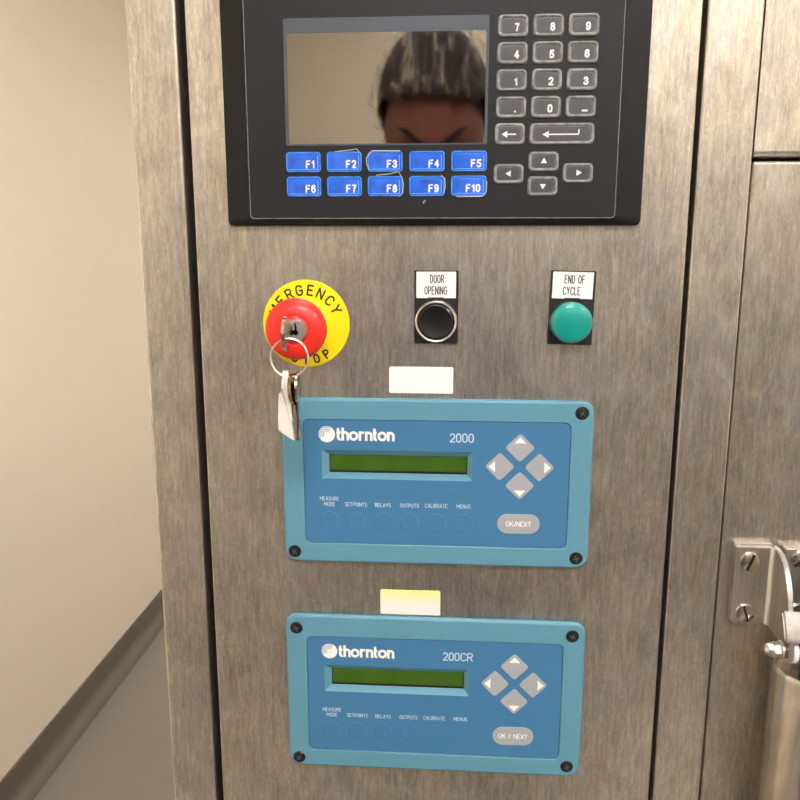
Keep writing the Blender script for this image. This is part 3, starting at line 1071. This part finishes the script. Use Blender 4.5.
def controller(label, cx, cz, model, mx, mw, okt, dy, ok_x, screws, sc, oh, oc, lh, lc):
    t = thing('process_controller', label, 'controller', V(cx, 0, cz))
    t.scale = (sc[0], 1, sc[1])
    FO = 6.0
    out = rrect(221, oh, 9, 8, 0, oc)
    lip = rrect(189.8, lh, 4.6, 8, 0, lc)
    rings = [(inset(out, 2.2), .02), (inset(out, .5), 2.2)]
    for i in range(6):
        a = PI / 2 * i / 5
        rings.append((inset(out, 2.6 * (1 - math.cos(a)) + .001), FO - 2.6 + 2.6 * math.sin(a)))
    rings += [(inset(lip, -.5), FO), (lip, FO - .35), (lip, FO - 1.6)]
    obj('case', frame_bm(rings), 'blue_case', t)
    # faceplate with the opening for the display
    opx, opz, opw, oph = -27.6, 12.3 + dy, 108.4, 21.4
    op = rrect(opw, oph, .5, 8, opx, opz)
    fo = inset(lip, .25)
    bm = frame_bm([(fo, FO - 1.8), (fo, FO - .95), (inset(fo, .15), FO - .8), (op, FO - .8), (op, FO - 1.6)])
    fp = obj('faceplate', bm, 'blue_face', t)
    win = rrect(99.9, 13.4, .3, 8, -27.0, 11.9 + dy)
    obj('display_bezel', frame_bm([(op, FO - .95), (win, FO - 4.8), (win, FO - 5.4)]), 'blue_case', t)
    d = obj('display', slab_bm(rrect(101, 14.4, .3, 2, -27.0, 11.9 + dy), .1, .66, .1, 1), 'lcd_border', t)
    obj('lcd_glass', slab_bm(rrect(98.4, 11.3, .3, 2, -27.0, 12.55 + dy), .5, .9, .05, 1), 'lcd_green', d)
    z0 = FO - .72
    # brand mark and lettering
    bm = thornton_word(z0)
    for v in bm.verts:
        v.co.z += dy * .001
    obj('brand_lettering', bm, 'logo_white', fp, smooth=False)
    lx, lz = -77.7, 34.5 + dy
    lg = obj('brand_mark', poly(bmesh.new(), [(lx + 5.9 * math.cos(2 * PI * i / 48), lz + 5.9 * math.sin(2 * PI * i / 48)) for i in range(48)], z0), 'logo_white', fp, smooth=False)
    bm = bmesh.new()
    for i in range(3):
        r = 2.5 + i * 1.28
        pts = arc(lx, lz, r, r, 52 + i * 4, 212 - i * 2, 28)
        stroke(bm, pts, .46, z0 + .06)
    obj('ring_lines', bm, 'blue_face', lg, smooth=False)
    bm = st_bm(model, mx, 33.3 + dy, 5.9, .8, z0, mw, .24)
    obj('model_number', bm, 'pale_print', fp, smooth=False)
    for s, x, z in (('MEASURE', -76.7, -13.5), ('MODE', -76.7, -17.7), ('SETPOINTS', -57.3, -17.6), ('RELAYS', -37.7, -17.7), ('OUTPUTS', -18.4, -17.6), ('CALIBRATE', .9, -17.4), ('MENUS', 20.6, -17.4)):
        bm = bmesh.new()
        stroke_text(bm, s, x, z + dy, 2.75, .36, z0, .82, .28)
        obj('caption_lettering', bm, 'pale_print', fp, smooth=False)
    for i in range(6):
        x = -77.0 + 19.55 * i
        obj('membrane_button', lathe_bm([(7.2, z0 - .1), (7.1, z0 + .02), (6.5, z0 + .16), (5.9, z0 + .2), (5.2, z0 + .1), (.1, z0 + .08)], 40, x, -30.2 + dy), 'blue_face', t)
    for (x, z, a) in ((59.8, 26.8, 90), (45.8, 12.9, 180), (73.7, 12.7, 0), (60.2, -1.0, 270)):
        r = 13.4
        base = rrect(r + 1.6, r + 1.6, 2.0, 5)
        c45 = math.cos(PI / 4)
        pts = [(x + (u - v) * c45, z + dy + (u + v) * c45) for u, v in base]
        k = obj('arrow_button', slab_bm(pts, z0 - .1, z0 + .35, .25, 2), 'arrow_grey', t)
        ca, sa = math.cos(math.radians(a)), math.sin(math.radians(a))
        tri = [(x + u * ca - v * sa, z + dy + u * sa + v * ca) for u, v in ((8.0, 0), (3.4, 4.1), (3.4, -4.1))]
        obj('arrow_mark', poly(bmesh.new(), tri, z0 + .42), 'logo_white', k, smooth=False)
    k = obj('ok_next_button', slab_bm(rrect(30.4, 14.8, 7.3, 8, ok_x, -29.6 + dy), z0 - .1, z0 + .35, .25, 2), 'arrow_grey', t)
    obj('lettering', st_bm(okt, ok_x, -29.6 + dy, 3.3, .55, z0 + .42, 1.0, .22), 'logo_white', k, smooth=False)
    for i, (x, z) in enumerate(screws):
        cross_screw(x, z, FO, .4 + .7 * i, t)
    return t


controller('upper blue controller marked 2000 with dark green display', 4.4, 1276.8, '2000', 18.6, .98, 'OK/NEXT', 0, 60.2,
           ((-102.6, 52.6), (101.8, 52.6), (102.0, -54.5), (-103.0, -54.5)), (1.0109, 1.0109), 123.9, -.8, 93.2, -1.1)
controller('lower blue controller marked 200CR with green display', 4.3, 1106.3, '200CR', 18.0, .97, 'OK / NEXT', -.8, 60.2,
           ((-102.1, 52.0), (100.9, 52.2), (100.9, -53.5), (-102.5, -54.9)), (1.0240, 1.0300), 125.2, 0, 93.6, -1.4)


# ================================================================== THE PERSON mirrored in the screen
def skin_obj(name, verts, edges, radii, material, root=0, sub=2, parent=None, flat=None):
    me = bpy.data.meshes.new(name)
    me.from_pydata(verts, edges, [])
    o_ = bpy.data.objects.new(name, me)
    COL.objects.link(o_)
    me.materials.append(M[material])
    o_.modifiers.new('skin', 'SKIN').use_smooth_shade = True
    sv = me.skin_vertices[0].data
    for i, r in enumerate(radii):
        sv[i].radius = r if isinstance(r, tuple) else (r, r)
        sv[i].use_root = (i == root)
    s = o_.modifiers.new('subdivision', 'SUBSURF')
    s.levels = s.render_levels = sub
    if parent:
        o_.parent = parent
    return o_


class Sk:
    def __init__(s):
        s.v, s.e, s.r = [], [], []

    def add(s, p, r, prev=None):
        s.v.append(p)
        s.r.append(r)
        if prev is not None:
            s.e.append((prev, len(s.v) - 1))
        return len(s.v) - 1

    def chain(s, prev, pts):
        for p, r in pts:
            prev = s.add(p, r, prev)
        return prev


PX, PY = -.022, -1.02
pr = thing('person', 'person in dark scrubs and a gauze hair net looking down, mirrored in the blank screen', 'person', (PX, PY, 0))
b = Sk()
pelvis = b.add((0, 0, .95), (.135, .10))
ch = b.chain(pelvis, [((0, 0, 1.10), (.125, .09)), ((0, -.01, 1.26), (.15, .10)), ((0, 0, 1.38), (.12, .085))])
neck = b.chain(ch, [((0, .02, 1.46), .056), ((0, .055, 1.53), .055)])
for s in (-1, 1):
    sh = b.chain(ch, [((s * .13, -.005, 1.385), .06), ((s * .185, -.005, 1.35), .055)])
    wr = b.chain(sh, [((s * .215, -.01, 1.2), .045), ((s * .235, -.01, 1.06), .038), ((s * .24, .03, .94), .034), ((s * .245, .06, .82), .024)])
    palm = b.chain(wr, [((s * .247, .075, .755), (.03, .018))])
    for f, (dy, ln) in enumerate(((.03, .085), (.01, .095), (-.01, .088), (-.03, .07))):
        q = (s * .247, .075 + dy * .9, .725)
        b.chain(palm, [(q, .0095), ((s * .245, .083 + dy, .725 - ln * .5), .0088), ((s * .24, .092 + dy, .725 - ln), .0075)])
    b.chain(palm, [((s * .235, .112, .76), .0105), ((s * .23, .128, .73), .0095), ((s * .228, .135, .705), .008)])
    hip = b.chain(pelvis, [((s * .09, 0, .88), .09)])
    ank = b.chain(hip, [((s * .095, .005, .7), .075), ((s * .1, .01, .5), .056), ((s * .1, -.01, .33), .052), ((s * .1, -.02, .09), .036)])
    b.chain(ank, [((s * .1, .01, .045), .035), ((s * .105, .1, .035), .032), ((s * .108, .17, .028), .024)])
skin_obj('body', b.v, b.e, b.r, 'skin', parent=pr)
g = Sk()
p0 = g.add((0, 0, .95), (.155, .12))
c0 = g.chain(p0, [((0, 0, 1.10), (.145, .108)), ((0, -.01, 1.26), (.168, .118)), ((0, 0, 1.375), (.135, .10)), ((0, .012, 1.435), .072)])
for s in (-1, 1):
    g.chain(c0 - 1, [((s * .13, -.005, 1.387), .074), ((s * .19, -.005, 1.35), .07), ((s * .218, -.01, 1.2), .06), ((s * .236, -.01, 1.09), .055)])
g.add((0, 0, .82), (.16, .125), p0)
skin_obj('scrub_top', g.v, g.e, g.r, 'scrubs', parent=pr)
g = Sk()
p0 = g.add((0, 0, .93), (.145, .112))
for s in (-1, 1):
    g.chain(p0, [((s * .092, 0, .85), .1), ((s * .097, .005, .68), .086), ((s * .1, .008, .48), .072), ((s * .1, -.012, .28), .068), ((s * .1, -.018, .09), .064)])
skin_obj('trousers', g.v, g.e, g.r, 'trousers', parent=pr)
for s in (-1, 1):
    g = Sk()
    a = g.add((s * .1, -.04, .05), .046)
    g.chain(a, [((s * .102, .03, .045), .044), ((s * .106, .11, .038), .04), ((s * .108, .19, .032), .03)])
    skin_obj('shoe', g.v, g.e, g.r, 'shoe', parent=pr)

# head: a shaped ellipsoid, chin towards the phone; local +Y is the facing direction
TILT = math.radians(-32)
HC = Vector((0, .13, 1.636))
HM = Matrix.Translation(HC) @ Matrix.Rotation(TILT, 4, 'X')


def head_pt(p):
    return HM @ Vector(p)


bm = bmesh.new()
bmesh.ops.create_uvsphere(bm, u_segments=48, v_segments=36, radius=1)


def gauss(d, s):
    return math.exp(-d * d / (2 * s * s))


for v in bm.verts:
    x, y, z = v.co
    wx, wy, wz = .082, .102, .12
    lower = max(0, -z)
    wx *= 1 - .34 * lower ** 1.6
    yy = y * wy
    if y > 0:
        yy *= 1 - .12 * lower
    p = Vector((x * wx, yy, z * wz))
    if y > 0:
        p.y += .024 * gauss(x * wx, .009) * gauss(p.z + .030, .014)                  # nose
        p.y += .008 * gauss(x * wx, .008) * gauss(p.z + .008, .018)                  # bridge
        p.y -= .010 * (gauss(x * wx - .031, .013) + gauss(x * wx + .031, .013)) * gauss(p.z + .004, .010)   # eye sockets
        p.y += .005 * gauss(p.z - .026, .009) * gauss(x * wx, .045)                  # brow ridge
        p.y += .006 * gauss(x * wx, .02) * gauss(p.z + .066, .008)                   # lips
        p.y += .009 * gauss(x * wx, .02) * gauss(p.z + .100, .014)                   # chin
    v.co = head_pt(p)
obj('head', bm, 'skin', pr, ang=180)
# neck to skull
bm = bmesh.new()
tube(bm, [(0, .02, 1.45), (0, .06, 1.53), (0, .095, 1.585)], [.056, .054, .058], 24)
obj('neck', bm, 'skin', pr, ang=180)
for s in (-1, 1):
    bm = bmesh.new()
    bmesh.ops.create_uvsphere(bm, u_segments=20, v_segments=14, radius=.0132)
    for v in bm.verts:
        v.co = head_pt(v.co + Vector((s * .031, .078, -.004)))
    obj('eyelid', bm, 'skin', pr)
    bm = bmesh.new()
    tube(bm, [head_pt((s * a, yy, zz)) for a, yy, zz in ((.010, .1035, .017), (.020, .1035, .022), (.032, .099, .031), (.044, .089, .037), (.055, .079, .037))], [.003, .0045, .0045, .004, .002], 8)
    obj('eyebrow', bm, 'hair', pr)
    bm = bmesh.new()
    bmesh.ops.create_uvsphere(bm, u_segments=20, v_segments=14, radius=1)
    for v in bm.verts:
        v.co = head_pt(Vector((s * .078 + v.co.x * .008, -.004 + v.co.y * .017, -.008 + v.co.z * .030)))
    obj('ear', bm, 'skin', pr)
bm = bmesh.new()
tube(bm, [head_pt((a, .0965 - abs(a) * .35, -.066)) for a in (-.024, -.012, 0, .012, .024)], [.002, .0045, .005, .0045, .002], 8)
obj('mouth', bm, 'lips', pr)
# hair cap under a gauze bouffant net
bm = bmesh.new()
bmesh.ops.create_uvsphere(bm, u_segments=48, v_segments=36, radius=1)
for v in list(bm.verts):
    x, y, z = v.co
    sq = 1 + .16 * (abs(x) * max(z, 0)) ** .8
    v.co = Vector((x * .094 * sq, y * .112 - .006, z * .158 * sq))
cut = []
for v in bm.verts:
    lim = (.048 + (v.co.y - .03) * .62) if v.co.y > .03 else (.048 - (.03 - v.co.y) * 1.3)
    if v.co.z < max(lim, -.075):
        cut.append(v)
bmesh.ops.delete(bm, geom=cut, context='VERTS')
for v in bm.verts:
    v.co = head_pt(v.co)
obj('hair', bm, 'hair', pr, ang=180)
bm = bmesh.new()
bmesh.ops.create_uvsphere(bm, u_segments=96, v_segments=48, radius=1)
for v in bm.verts:
    x, y, z = v.co
    a = math.atan2(x, y)
    k = 1 + .035 * math.sin(17 * a + 3 * z) * (1 - abs(z)) + .03 * math.sin(9 * a - 5 * z + 1)
    v.co = Vector((x * .113 * k, y * .130 * k - .012, z * .180))
cut = []
for v in bm.verts:
    lim = (.046 + (v.co.y - .03) * .62) if v.co.y > .03 else (.046 - (.03 - v.co.y) * 1.3)
    if v.co.z < max(lim, -.082):
        cut.append(v)
bmesh.ops.delete(bm, geom=cut, context='VERTS')
edge = [v for v in bm.verts if v.is_boundary]
for v in edge:
    v.co.x *= .86
    v.co.y = v.co.y * .88
for v in bm.verts:
    v.co = head_pt(v.co)
obj('hair_net', bm, 'hair_net_gauze', pr, ang=180)
